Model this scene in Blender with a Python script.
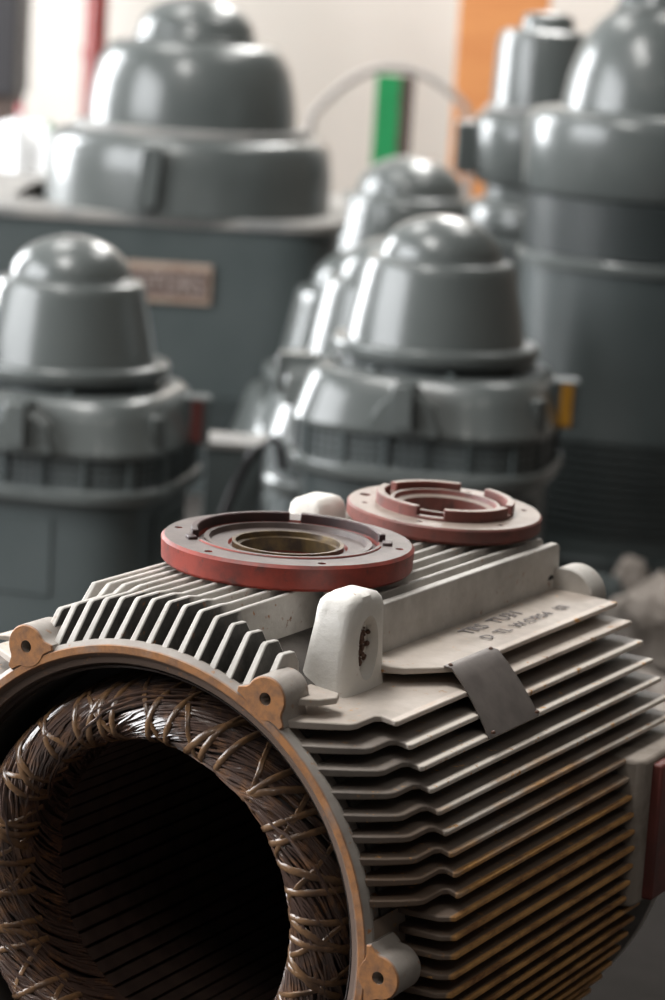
import bpy, bmesh, math, random
from mathutils import Vector, Matrix, noise
R = math.radians
PI = math.pi
random.seed(7)
scene = bpy.context.scene
for o in list(bpy.data.objects):
    bpy.data.objects.remove(o)
COL = scene.collection

# ------------------------------------------------------------------ camera
FPX = 2600.0
EYE = 1.5
PITCH, ROLL = R(11.0914), R(3.5812)
def mrot(axis, a): return Matrix.Rotation(a, 3, axis)
W2C = mrot('Y', ROLL) @ mrot('X', PITCH)            # world -> (right, forward, up)
right, fwd, up = W2C[0].copy(), W2C[1].copy(), W2C[2].copy()
cam_data = bpy.data.cameras.new('camera')
cam = bpy.data.objects.new('camera', cam_data)
COL.objects.link(cam)
cam_data.sensor_fit = 'VERTICAL'
cam_data.sensor_height = 36.0
cam_data.lens = 36.0 * FPX / 1000.0
cam.matrix_world = Matrix(((right.x, up.x, -fwd.x, 0), (right.y, up.y, -fwd.y, 0), (right.z, up.z, -fwd.z, EYE), (0, 0, 0, 1)))
cam_data.clip_end = 100
cam_data.dof.use_dof = True
cam_data.dof.focus_distance = 2.43
cam_data.dof.aperture_fstop = 5.0
scene.camera = cam

def ray_at(u, v, depth):
    """world point seen at photo pixel (u, v) on the vertical plane y = depth"""
    d = W2C.transposed() @ Vector(((u - 332.5) / FPX, 1.0, -(v - 500.0) / FPX))
    return Vector((0, 0, EYE)) + d * (depth / d.y)

# ------------------------------------------------------------------ world, lights, exposure
scene.view_settings.view_transform = 'Standard'
scene.view_settings.look = 'None'
scene.view_settings.gamma = 1.0
scene.view_settings.use_curve_mapping = False
scene.view_settings.exposure = 0.12
world = bpy.data.worlds.new('workshop_air')
scene.world = world
world.use_nodes = True
bg = world.node_tree.nodes['Background']
bg.inputs[0].default_value = (0.80, 0.86, 0.95, 1)
bg.inputs[1].default_value = 0.03

def area(name, loc, target, sx, sy, power, color):
    l = bpy.data.lights.new(name, 'AREA')
    l.shape = 'RECTANGLE'; l.size = sx; l.size_y = sy; l.energy = power; l.color = color
    o = bpy.data.objects.new(name, l); COL.objects.link(o)
    o.location = loc
    o.rotation_euler = (Vector(target) - Vector(loc)).to_track_quat('-Z', 'Y').to_euler()
    return o
DAY = (0.95, 0.975, 1.0)
LEFT_X = -5.2
area('daylight_near_window', (LEFT_X + 0.10, 3.4, 2.8), (0, 3.4, 2.8), 4.8, 3.2, 330, DAY)
area('daylight_far_window', (LEFT_X + 0.10, 10.4, 2.5), (0, 10.4, 2.5), 2.6, 3.6, 600, DAY)
for i, (sx, sy) in enumerate(((-1.3, 3.3), (1.6, 8.5), (-1.6, 8.5), (1.0, 12.4))):
    area('skylight_daylight', (sx, sy, 5.32), (sx, sy, 0), 1.2, 3.0, (190, 85, 85, 300)[i], (1.0, 0.98, 0.95))

# strip lamps under the roof on the camera's side of the shop
for lx, ly in ((-1.9, 0.2), (-0.3, -0.6), (1.5, 0.4)):
    area('ceiling_strip_lamp', (lx, ly, 4.3), (lx, ly, 0), 0.18, 1.5, 11, (1.0, 0.95, 0.88))

# ------------------------------------------------------------------ materials
def new_mat(name):
    m = bpy.data.materials.new(name)
    m.use_nodes = True
    nt = m.node_tree
    return m, nt, nt.nodes['Principled BSDF']

def N(nt, t, **kw):
    n = nt.nodes.new(t)
    for k, v in kw.items():
        if k.startswith('i_'):
            n.inputs[int(k[2:])].default_value = v
        else:
            setattr(n, k, v)
    return n

def L(nt, a, b): nt.links.new(a, b)

def noise_tex(nt, scale, detail=4, rough=0.6, coord='Object', stretch=None):
    tc = N(nt, 'ShaderNodeTexCoord')
    src = tc.outputs[coord]
    if stretch:
        mp = N(nt, 'ShaderNodeMapping'); mp.inputs['Scale'].default_value = stretch
        L(nt, src, mp.inputs[0]); src = mp.outputs[0]
    n = N(nt, 'ShaderNodeTexNoise')
    n.inputs['Scale'].default_value = scale; n.inputs['Detail'].default_value = detail; n.inputs['Roughness'].default_value = rough
    L(nt, src, n.inputs['Vector'])
    return n.outputs['Fac']

def ramp(nt, fac, lo, hi):
    n = N(nt, 'ShaderNodeMapRange'); n.clamp = True
    n.inputs[1].default_value = lo; n.inputs[2].default_value = hi
    L(nt, fac, n.inputs[0]); return n.outputs[0]

def mixc(nt, fac, a, b):
    n = N(nt, 'ShaderNodeMix', data_type='RGBA')
    if isinstance(fac, (int, float)): n.inputs[0].default_value = fac
    else: L(nt, fac, n.inputs[0])
    for s, v in ((6, a), (7, b)):
        if isinstance(v, tuple): n.inputs[s].default_value = (*v[:3], 1)
        else: L(nt, v, n.inputs[s])
    return n.outputs[2]

def math_(nt, op, a, b=None):
    n = N(nt, 'ShaderNodeMath', operation=op)
    for i, v in enumerate((a, b)):
        if v is None: continue
        if isinstance(v, (int, float)): n.inputs[i].default_value = v
        else: L(nt, v, n.inputs[i])
    return n.outputs[0]

def bump(nt, bs, fac, strength=0.2, dist=0.002):
    b = N(nt, 'ShaderNodeBump'); b.inputs['Strength'].default_value = strength; b.inputs['Distance'].default_value = dist
    L(nt, fac, b.inputs['Height']); L(nt, b.outputs[0], bs.inputs['Normal'])

def simple(name, c1, c2=None, rough=0.5, metal=0.0, scale=20, coat=0.0, bmp=0.0, bscale=60, lo=0.4, hi=0.65, stretch=None, spec=0.5):
    m, nt, bs = new_mat(name)
    c2 = c2 or tuple(x * 0.8 for x in c1)
    f = ramp(nt, noise_tex(nt, scale, stretch=stretch), lo, hi)
    L(nt, mixc(nt, f, c1, c2), bs.inputs['Base Color'])
    bs.inputs['Roughness'].default_value = rough; bs.inputs['Metallic'].default_value = metal
    bs.inputs['Coat Weight'].default_value = coat; bs.inputs['Coat Roughness'].default_value = 0.08
    bs.inputs['Specular IOR Level'].default_value = spec
    if bmp: bump(nt, bs, noise_tex(nt, bscale, 5, 0.7), bmp)
    return m

def rusty_paint(name, paint, paint2, rust, dark_rust, edge=None, low_rust_shade=False, machined=False, slots=False, rimcol=None, inner=None, rough=0.6, amount=0.62, bmp=0.35):
    """cast iron with worn paint; rust chips on the fin edges (edge radius) and on machined faces"""
    m, nt, bs = new_mat(name)
    base = mixc(nt, ramp(nt, noise_tex(nt, 22, 6, 0.65), 0.38, 0.66), paint, paint2)
    grime_shade = ramp(nt, noise_tex(nt, 9, 5, 0.7), 0.5, 0.72)
    base = mixc(nt, math_(nt, 'MULTIPLY', grime_shade, 0.5), base, tuple(x * 0.55 for x in paint2))
    tc = N(nt, 'ShaderNodeTexCoord'); sp = N(nt, 'ShaderNodeSeparateXYZ'); L(nt, tc.outputs['Object'], sp.inputs[0])
    rust_col = mixc(nt, ramp(nt, noise_tex(nt, 60, 5, 0.7, stretch=(1, 0.35, 1)), 0.42, 0.70), rust, dark_rust)
    chip = ramp(nt, noise_tex(nt, 110, 4, 0.6), amount, amount + 0.06)
    mask = math_(nt, 'MULTIPLY', chip, ramp(nt, noise_tex(nt, 14, 3), 0.45, 0.6))
    if edge:
        cb = N(nt, 'ShaderNodeCombineXYZ'); L(nt, sp.outputs[0], cb.inputs[0]); L(nt, sp.outputs[2], cb.inputs[2])
        ln = N(nt, 'ShaderNodeVectorMath', operation='LENGTH'); L(nt, cb.outputs[0], ln.inputs[0])
        rim = ramp(nt, ln.outputs['Value'], edge - 0.0050, edge - 0.0028)
        spots = ramp(nt, noise_tex(nt, 70, 4, 0.7), 0.60, 0.66)
        if low_rust_shade:
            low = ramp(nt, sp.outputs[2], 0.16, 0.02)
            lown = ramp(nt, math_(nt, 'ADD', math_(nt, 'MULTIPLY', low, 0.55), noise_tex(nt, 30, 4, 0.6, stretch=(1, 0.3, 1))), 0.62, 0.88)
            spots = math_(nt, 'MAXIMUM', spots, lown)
        mask = math_(nt, 'MAXIMUM', mask, math_(nt, 'MULTIPLY', rim, spots))
        base = mixc(nt, math_(nt, 'MULTIPLY', rim, 0.9), base, rimcol or tuple(min(1, x * 1.2) for x in paint))
        if low_rust_shade:
            dust_shade = math_(nt, 'MULTIPLY', ramp(nt, math_(nt, 'ADD', math_(nt, 'MULTIPLY', low, 0.45), noise_tex(nt, 8, 4, 0.6)), 0.5, 0.9), 0.75)  # brown dust and the dimmer low side both put into the colour
            base = mixc(nt, dust_shade, base, (0.17, 0.105, 0.065))
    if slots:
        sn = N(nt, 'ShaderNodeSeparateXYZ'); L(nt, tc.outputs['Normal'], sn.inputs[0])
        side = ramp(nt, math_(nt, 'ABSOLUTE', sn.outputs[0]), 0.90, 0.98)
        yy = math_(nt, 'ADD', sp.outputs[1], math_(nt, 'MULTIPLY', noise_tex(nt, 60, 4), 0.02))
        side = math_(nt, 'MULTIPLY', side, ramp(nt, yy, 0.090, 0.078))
        dark_mottle = mixc(nt, ramp(nt, noise_tex(nt, 90, 5, 0.75), 0.4, 0.65), (0.065, 0.062, 0.056), (0.115, 0.108, 0.10))  # charcoal mottle on the front part of the side faces
        base = mixc(nt, side, base, dark_mottle)
    if machined:
        f = ramp(nt, math_(nt, 'ADD', sp.outputs[1], math_(nt, 'MULTIPLY', noise_tex(nt, 40, 4), 0.0025)), 0.0030, 0.0012)
        mask = math_(nt, 'MAXIMUM', mask, f)
    if inner:
        cb = N(nt, 'ShaderNodeCombineXYZ'); L(nt, sp.outputs[0], cb.inputs[0]); L(nt, sp.outputs[2], cb.inputs[2])
        ln = N(nt, 'ShaderNodeVectorMath', operation='LENGTH'); L(nt, cb.outputs[0], ln.inputs[0])
        base = mixc(nt, ramp(nt, ln.outputs['Value'], inner, inner - 0.001), base, (0.15, 0.10, 0.075))
    L(nt, mixc(nt, mask, base, rust_col), bs.inputs['Base Color'])
    bs.inputs['Roughness'].default_value = rough
    bump(nt, bs, noise_tex(nt, 120, 6, 0.7), bmp, 0.0012)
    return m

M = {}
M['fin'] = rusty_paint('worn_cream_paint_fins', (0.57, 0.50, 0.44), (0.45, 0.39, 0.335), (0.68, 0.36, 0.12), (0.20, 0.08, 0.03), edge=0.306, low_rust_shade=True)
M['fin_dirty_shaded'] = rusty_paint('grimy_shaded_cream_fins', (0.26, 0.225, 0.195), (0.18, 0.15, 0.13), (0.68, 0.36, 0.12), (0.20, 0.08, 0.03), edge=0.306, low_rust_shade=True, rimcol=(0.78, 0.71, 0.63))  # dirt and gap shade put into base; worn rim brightened instead of light
M['topfin'] = rusty_paint('worn_cream_paint_top', (0.60, 0.57, 0.53), (0.48, 0.45, 0.41), (0.40, 0.17, 0.05), (0.12, 0.05, 0.03))
M['topfin_dark_sides'] = rusty_paint('worn_cream_paint_dark_sides', (0.60, 0.57, 0.53), (0.48, 0.45, 0.41), (0.40, 0.17, 0.05), (0.12, 0.05, 0.03), slots=True)
M['frame'] = rusty_paint('grey_cast_frame', (0.40, 0.37, 0.33), (0.28, 0.25, 0.22), (0.35, 0.14, 0.05), (0.12, 0.05, 0.03))
M['flange'] = rusty_paint('rusty_machined_flange', (0.42, 0.38, 0.34), (0.32, 0.28, 0.25), (0.46, 0.20, 0.07), (0.19, 0.10, 0.06), machined=True, inner=0.2445)
M['lug'] = rusty_paint('white_lug_paint', (0.80, 0.77, 0.72), (0.74, 0.70, 0.64), (0.40, 0.20, 0.08), (0.14, 0.07, 0.04), amount=0.66, rough=0.5, bmp=0.8)
M['grime_shade'] = simple('gap_shaded_barrel', (0.085, 0.075, 0.066), (0.05, 0.044, 0.04), rough=0.7, scale=25, bmp=0.3)  # dirt and the shade between fins both put into this dark tone
M['bore'] = simple('dark_bore_iron', (0.035, 0.024, 0.020), (0.022, 0.015, 0.013), rough=0.55, scale=30)
M['tooth'] = simple('dark_core_steel', (0.10, 0.066, 0.053), (0.07, 0.047, 0.04), rough=0.5, scale=40)
M['windbase'] = simple('dark_winding_core', (0.03, 0.018, 0.014), rough=0.5)
M['wire'] = simple('varnished_brown_wire', (0.125, 0.078, 0.062), (0.30, 0.15, 0.075), rough=0.2, scale=55, coat=1.0, lo=0.5, hi=0.72, bmp=0.25, bscale=90)
M['cord'] = simple('varnished_tan_lacing', (0.26, 0.14, 0.065), (0.12, 0.068, 0.042), rough=0.28, scale=60, coat=0.6, bmp=0.3, bscale=200)
M['plate'] = simple('dull_zinc_plate', (0.20, 0.175, 0.16), (0.15, 0.13, 0.12), rough=0.5, metal=0.35, scale=30, bmp=0.1)
M['rivet'] = simple('rusty_rivet', (0.14, 0.07, 0.045), rough=0.6)
M['ink'] = simple('faded_marker_ink', (0.21, 0.19, 0.19), rough=0.8)
def disc_mat(name, red, red2, grime_shade, split):
    m, nt, bs = new_mat(name)
    body = mixc(nt, ramp(nt, noise_tex(nt, 16, 6, 0.7), 0.40, 0.62), red, red2)
    body = mixc(nt, math_(nt, 'MULTIPLY', ramp(nt, noise_tex(nt, 60, 5, 0.7), 0.55, 0.7), 0.8), body, (0.07, 0.035, 0.03))
    ge = N(nt, 'ShaderNodeNewGeometry'); sp = N(nt, 'ShaderNodeSeparateXYZ'); L(nt, ge.outputs['True Normal'], sp.inputs[0])
    top = ramp(nt, math_(nt, 'ADD', sp.outputs[2], math_(nt, 'MULTIPLY', noise_tex(nt, 50, 4), 0.2)), 0.80, 0.95)
    g = mixc(nt, ramp(nt, noise_tex(nt, 35, 5, 0.7), 0.4, 0.65), grime_shade, tuple(x * split for x in grime_shade))
    L(nt, mixc(nt, top, body, g), bs.inputs['Base Color'])
    bs.inputs['Roughness'].default_value = 0.5
    bump(nt, bs, noise_tex(nt, 130, 5, 0.7), 0.25, 0.001)
    return m
M['disc1'] = disc_mat('worn_red_casting', (0.33, 0.045, 0.027), (0.17, 0.032, 0.024), (0.14, 0.110, 0.100), 0.7)
M['disc2'] = disc_mat('dusty_red_casting', (0.21, 0.058, 0.043), (0.145, 0.052, 0.042), (0.31, 0.245, 0.205), 0.75)
M['lipdark'] = simple('dark_red_lip', (0.060, 0.025, 0.024), (0.035, 0.02, 0.02), rough=0.45, scale=40)
M['collar'] = simple('dull_brown_collar', (0.12, 0.088, 0.078), (0.075, 0.055, 0.05), rough=0.5, scale=40)
M['seat'] = simple('oily_bronze_seat', (0.13, 0.085, 0.035), (0.055, 0.036, 0.024), rough=0.4, metal=0.4, scale=60)
M['holeblack'] = simple('hole_shadow_iron', (0.012, 0.010, 0.010), rough=0.8)
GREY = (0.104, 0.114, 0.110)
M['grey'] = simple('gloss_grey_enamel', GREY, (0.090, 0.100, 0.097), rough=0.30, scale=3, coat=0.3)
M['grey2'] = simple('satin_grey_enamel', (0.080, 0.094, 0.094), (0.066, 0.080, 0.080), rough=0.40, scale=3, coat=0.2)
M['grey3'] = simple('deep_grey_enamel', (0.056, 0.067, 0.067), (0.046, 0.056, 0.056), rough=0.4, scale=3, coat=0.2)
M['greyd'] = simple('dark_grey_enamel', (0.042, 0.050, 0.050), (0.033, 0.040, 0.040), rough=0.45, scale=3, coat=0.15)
M['dust'] = simple('dusty_grey_rim', (0.30, 0.285, 0.265), (0.2, 0.2, 0.195), rough=0.6, scale=8)
M['yellow'] = simple('yellow_warning_label', (0.46, 0.22, 0.02), (0.40, 0.19, 0.02), rough=0.5)
M['redlabel'] = simple('dull_red_label', (0.13, 0.035, 0.03), rough=0.5)
M['npframe'] = simple('tan_nameplate_frame', (0.42, 0.32, 0.25), (0.36, 0.25, 0.19), rough=0.5)
M['npback'] = simple('brown_nameplate_field', (0.135, 0.085, 0.072), rough=0.5)
M['nplet'] = simple('pale_nameplate_letters', (0.45, 0.38, 0.34), rough=0.5)
M['concrete'] = simple('oily_concrete', (0.075, 0.068, 0.062), (0.045, 0.041, 0.038), rough=0.8, scale=1.6, bmp=0.1)
M['wall'] = simple('cream_painted_wall', (0.76, 0.71, 0.655), (0.70, 0.655, 0.60), rough=0.8, scale=0.7)
M['wall_dim'] = simple('grey_painted_wall', (0.34, 0.33, 0.31), rough=0.8, scale=0.7)
M['wall_brown'] = simple('dark_boarded_wall', (0.10, 0.085, 0.07), rough=0.8, scale=0.7)
M['ceiling'] = simple('dark_roof_sheet', (0.16, 0.16, 0.16), rough=0.8, scale=1)
M['orange'] = simple('orange_plywood', (0.56, 0.23, 0.075), (0.50, 0.19, 0.06), rough=0.6, scale=3, stretch=(1, 1, 6))
M['greenp'] = simple('green_painted_steel', (0.012, 0.24, 0.075), (0.01, 0.20, 0.06), rough=0.4, coat=0.3)
M['brown'] = simple('dark_brown_steel', (0.07, 0.045, 0.035), rough=0.6)
M['redpipe'] = simple('red_painted_pipe', (0.22, 0.035, 0.030), rough=0.45, coat=0.2)
M['black'] = simple('black_cabinet', (0.022, 0.020, 0.022), rough=0.5)
M['hoop'] = simple('grey_cable_sheath', (0.30, 0.27, 0.25), rough=0.6)
M['whitepl'] = simple('white_plastic', (0.80, 0.80, 0.80), rough=0.45)
M['pinkred'] = simple('faded_red_plastic', (0.55, 0.10, 0.12), rough=0.5)
M['greenpl'] = simple('green_plastic', (0.04, 0.25, 0.10), rough=0.5)
M['bag'] = simple('crumpled_pale_cloth', (0.40, 0.35, 0.31), (0.28, 0.24, 0.21), rough=0.8, scale=9, bmp=0.3)
M['bagd'] = simple('dull_teal_cloth', (0.085, 0.10, 0.10), (0.06, 0.07, 0.07), rough=0.8, scale=9)
M['wood'] = simple('weathered_timber', (0.16, 0.12, 0.085), (0.10, 0.075, 0.055), rough=0.75, scale=8, stretch=(1, 8, 8))
M['steel'] = simple('dark_bench_steel', (0.026, 0.023, 0.021), (0.02, 0.018, 0.016), rough=0.95, scale=6, spec=0.02)
M['boss'] = simple('grimy_boss_paint', (0.34, 0.29, 0.245), (0.20, 0.165, 0.135), rough=0.65, scale=25, bmp=0.3)
M['cover'] = simple('dull_red_cover', (0.20, 0.05, 0.04), (0.12, 0.04, 0.034), rough=0.5, scale=20)
def screen_mat():
    m, nt, bs = new_mat('perforated_grey_screen')
    tc = N(nt, 'ShaderNodeTexCoord'); sp = N(nt, 'ShaderNodeSeparateXYZ'); L(nt, tc.outputs['UV'], sp.inputs[0])
    su = math_(nt, 'SINE', math_(nt, 'MULTIPLY', math_(nt, 'ADD', sp.outputs[0], sp.outputs[1]), 2 * PI / 0.034))
    sv = math_(nt, 'SINE', math_(nt, 'MULTIPLY', math_(nt, 'SUBTRACT', sp.outputs[0], sp.outputs[1]), 2 * PI / 0.034))
    f = ramp(nt, math_(nt, 'MULTIPLY', su, sv), -0.05, 0.15)
    L(nt, mixc(nt, f, (0.11, 0.125, 0.125), (0.006, 0.008, 0.008)), bs.inputs['Base Color'])
    bs.inputs['Roughness'].default_value = 0.45
    return m
M['screen'] = screen_mat()
def emis(name, col, s):
    m, nt, bs = new_mat(name)
    bs.inputs['Base Color'].default_value = (0.8, 0.8, 0.8, 1)
    bs.inputs['Emission Color'].default_value = (*col, 1); bs.inputs['Emission Strength'].default_value = s
    return m
M['pane'] = emis('daylit_window_pane', DAY, 3.0)

# ------------------------------------------------------------------ mesh helpers
def link(name, verts, faces, mat, parent=None, smooth=35, uv=None, loc=None, kind=None):
    me = bpy.data.meshes.new(name)
    me.from_pydata([tuple(v) for v in verts], [], faces)
    me.materials.append(mat)
    if uv:
        ul = me.uv_layers.new(name='uv')
        for lp in me.loops: ul.data[lp.index].uv = uv[lp.vertex_index]
    me.update()
    bm = bmesh.new(); bm.from_mesh(me); bmesh.ops.recalc_face_normals(bm, faces=bm.faces); bm.to_mesh(me); bm.free()
    if smooth:
        for p in me.polygons: p.use_smooth = True
        me.set_sharp_from_angle(angle=R(smooth))
    o = bpy.data.objects.new(name, me); COL.objects.link(o)
    if parent: o.parent = parent
    if loc is not None: o.location = loc
    if kind: o['kind'] = kind
    return o

class MB:
    def __init__(s): s.v = []; s.f = []; s.uv = []
    def add(s, vs, fs):
        b = len(s.v); s.v += [Vector(v) for v in vs]; s.f += [tuple(b + i for i in f) for f in fs]
        return s
    def box(s, c, d, rot=None):
        c = Vector(c); vs = []
        for x in (-.5, .5):
            for y in (-.5, .5):
                for z in (-.5, .5):
                    p = Vector((x * d[0], y * d[1], z * d[2]))
                    if rot: p = rot @ p
                    vs.append(c + p)
        return s.add(vs, [(0, 1, 3, 2), (4, 6, 7, 5), (0, 4, 5, 1), (2, 3, 7, 6), (0, 2, 6, 4), (1, 5, 7, 3)])
    def prism(s, poly, fn):
        """poly of (a, b); fn(a, b, side) -> point for side 0 and 1"""
        n = len(poly)
        vs = [fn(a, b, 0) for a, b in poly] + [fn(a, b, 1) for a, b in poly]
        fs = [tuple(range(n)), tuple(range(2 * n - 1, n - 1, -1))] + [(i, i + n, (i + 1) % n + n, (i + 1) % n) for i in range(n)]
        return s.add(vs, fs)
    def lathe(s, prof, n=48, axis='z', sup=None, a0=0, a1=2 * PI, closed=False, c=(0, 0, 0), rot=0):
        full = abs(a1 - a0 - 2 * PI) < 1e-6
        m = n if full else n + 1
        b = len(s.v); c = Vector(c)
        for (r, h) in prof:
            for i in range(m):
                a = a0 + (a1 - a0) * i / n
                k = 1.0
                if sup: k = (abs(math.cos(a)) ** sup + abs(math.sin(a)) ** sup) ** (-1.0 / sup)
                x, y = r * k * math.cos(a + rot), r * k * math.sin(a + rot)
                s.v.append(c + (Vector((x, y, h)) if axis == 'z' else Vector((x, h, y))))
                s.uv += [(0, 0)] * (len(s.v) - len(s.uv)); s.uv[-1] = (r * a, h)
        np_ = len(prof)
        for j in range(np_ if closed else np_ - 1):
            j2 = (j + 1) % np_
            for i in range(n):
                i2 = (i + 1) % m if full else i + 1
                s.f.append((b + j * m + i, b + j * m + i2, b + j2 * m + i2, b + j2 * m + i))
        if not full and closed:
            s.f.append(tuple(b + j * m for j in range(np_))); s.f.append(tuple(b + j * m + n for j in range(np_ - 1, -1, -1)))
        return s
    def cap(s, prof_pt, n=48, axis='z', sup=None, c=(0, 0, 0), rot=0):
        r, h = prof_pt; c = Vector(c); b = len(s.v)
        for i in range(n):
            a = 2 * PI * i / n; k = 1.0
            if sup: k = (abs(math.cos(a)) ** sup + abs(math.sin(a)) ** sup) ** (-1.0 / sup)
            x, y = r * k * math.cos(a + rot), r * k * math.sin(a + rot)
            s.v.append(c + (Vector((x, y, h)) if axis == 'z' else Vector((x, h, y))))
        s.f.append(tuple(range(b, b + n))); return s
    def tube(s, pts, rad, n=6, closed=False, caps=True):
        pts = [Vector(p) for p in pts]; b = len(s.v); m = len(pts)
        nrm = None
        for i, p in enumerate(pts):
            t = (pts[(i + 1) % m if closed else min(i + 1, m - 1)] - pts[(i - 1) % m if closed else max(i - 1, 0)]).normalized()
            if nrm is None:
                nrm = t.orthogonal().normalized()
            nrm = (nrm - t * nrm.dot(t)).normalized(); bn = t.cross(nrm)
            rr = rad[i] if isinstance(rad, (list, tuple)) else rad
            for k in range(n):
                a = 2 * PI * k / n; s.v.append(p + (nrm * math.cos(a) + bn * math.sin(a)) * rr)
        for i in range(m if closed else m - 1):
            i2 = (i + 1) % m
            for k in range(n):
                k2 = (k + 1) % n; s.f.append((b + i * n + k, b + i * n + k2, b + i2 * n + k2, b + i2 * n + k))
        if caps and not closed:
            s.f.append(tuple(range(b, b + n))); s.f.append(tuple(range(b + (m - 1) * n, b + m * n)))
        return s
    def build(s, name, mat, parent=None, smooth=35, **kw):
        uv = None
        if s.uv:
            s.uv += [(0, 0)] * (len(s.v) - len(s.uv)); uv = s.uv
        return link(name, s.v, s.f, mat, parent, smooth, uv, **kw)

def bevel(o, w, seg=2, ang=40):
    b = o.modifiers.new('bevel', 'BEVEL'); b.width = w; b.segments = seg; b.limit_method = 'ANGLE'; b.angle_limit = R(ang)
    return o

def tag(o, label=None, cat=None, group=None, kind=None):
    if label: o['label'] = label
    if cat: o['category'] = cat
    if group: o['group'] = group
    if kind: o['kind'] = kind
    return o

def empty(name, loc, rz=0, label=None, cat=None, group=None):
    o = bpy.data.objects.new(name, None); COL.objects.link(o)
    o.location = loc; o.rotation_euler = (0, 0, rz); o.empty_display_size = 0.1
    return tag(o, label, cat, group)

def dup(o, parent, loc=None, rot=None, scale=None):
    c = o.copy(); COL.objects.link(c); c.parent = parent
    if loc is not None: c.location = loc
    if rot is not None: c.rotation_euler = rot
    if scale is not None: c.scale = scale
    return c

def cut(o, cutters):
    """boolean holes, baked into the mesh"""
    tmp = []
    for c in cutters:
        c.location = o.location if c.parent is None else c.location
        md = o.modifiers.new('hole', 'BOOLEAN'); md.operation = 'DIFFERENCE'; md.solver = 'EXACT'; md.object = c
        tmp.append(c)
    bpy.context.view_layer.update()
    dg = bpy.context.evaluated_depsgraph_get()
    me = bpy.data.meshes.new_from_object(o.evaluated_get(dg))
    o.modifiers.clear(); o.data = me
    for c in tmp: bpy.data.objects.remove(c)
    for p in me.polygons: p.use_smooth = True
    me.set_sharp_from_angle(angle=R(35))
    return o

# ------------------------------------------------------------------ room
def slab(name, c, d, mat):
    return tag(MB().box(c, d).build(name, mat, smooth=0), kind='structure')
slab('floor', (0.4, 6.0, -0.05), (11.4, 17.0, 0.10), M['concrete'])
slab('wall_back', (0.4, 14.55, 2.75), (11.4, 0.10, 5.5), M['wall'])
slab('ceiling', (0.4, 6.0, 5.5), (11.4, 17.0, 0.10), M['ceiling'])
slab('wall_right', (6.05, 6.0, 2.75), (0.10, 17.0, 5.5), M['wall_brown'])
# left wall with two window openings
wl = MB()
for y0, y1, z0, z1 in ((-2.5, 0.9, 0, 5.45), (5.9, 9.0, 0, 5.45), (11.8, 14.5, 0, 5.45), (0.9, 5.9, 0, 1.1), (0.9, 5.9, 4.5, 5.45), (9.0, 11.8, 0, 0.6), (9.0, 11.8, 4.4, 5.45)):
    wl.box((LEFT_X - 0.05, (y0 + y1) / 2, (z0 + z1) / 2), (0.10, y1 - y0, z1 - z0))
tag(wl.build('wall_left', M['wall_dim'], smooth=0), kind='structure')
for i, (y0, y1, z0, z1) in enumerate(((0.9, 5.9, 1.1, 4.5), (9.0, 11.8, 0.6, 4.4))):
    fr = MB()
    fr.box((LEFT_X, (y0 + y1) / 2, z0 + 0.04), (0.08, y1 - y0, 0.08)).box((LEFT_X, (y0 + y1) / 2, z1 - 0.04), (0.08, y1 - y0, 0.08))
    for k in range(4):
        fr.box((LEFT_X, y0 + 0.03 + (y1 - y0 - 0.06) * k / 3, (z0 + z1) / 2), (0.08, 0.06, z1 - z0))
    w = tag(fr.build('window_%d' % (i + 1), M['dust'], smooth=0), kind='structure')
    for k in range(3):
        ya, yb = y0 + (y1 - y0) * k / 3 + 0.03, y0 + (y1 - y0) * (k + 1) / 3 - 0.03
        MB().box((LEFT_X - 0.02, (ya + yb) / 2, (z0 + z1) / 2), (0.01, yb - ya, z1 - z0 - 0.16)).build('pane', M['pane'], w, 0)

# ------------------------------------------------------------------ finned stator frame
O_M = Vector((-0.16326, 2.29723, 0.64988))
PSI = R(-29.746)
BOT = 0.312
stator = empty('finned_stator_frame', (O_M.x, O_M.y, O_M.z - BOT), PSI,
               'open cream cast-iron motor stator with cooling fins and brown copper windings, nearest the camera', 'motor')
UPV = Vector((0, 0, BOT))
def part(mb, name, mat, **kw): return mb.build(name, mat, stator, loc=UPV, **kw)

R_BAR, R_LOW, R_FIN = 0.250, 0.2887, 0.306
NSEG = 128
# barrel
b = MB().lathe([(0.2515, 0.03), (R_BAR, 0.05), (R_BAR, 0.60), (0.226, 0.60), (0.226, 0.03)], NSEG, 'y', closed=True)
barrel = part(b, 'barrel', M['grime_shade'])
# front ring
b = MB().lathe([(0.2500, 0.0), (0.2435, 0.0), (0.2395, 0.0035), (0.2390, 0.0055), (0.2325, 0.0080), (0.2320, 0.014), (0.2290, 0.016), (0.2290, 0.05),
                (0.2485, 0.05), (0.2495, 0.0125), (0.2548, 0.0100), (0.2550, 0.0060), (0.2525, 0.0030)], NSEG, 'y', closed=True)
ring = part(b, 'front_flange', M['flange'])
part(MB().lathe([(0.2292, 0.012), (0.2292, 0.102), (0.2262, 0.102), (0.2262, 0.016)], 96, 'y', closed=True), 'inner_wall', M['bore'])
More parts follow.
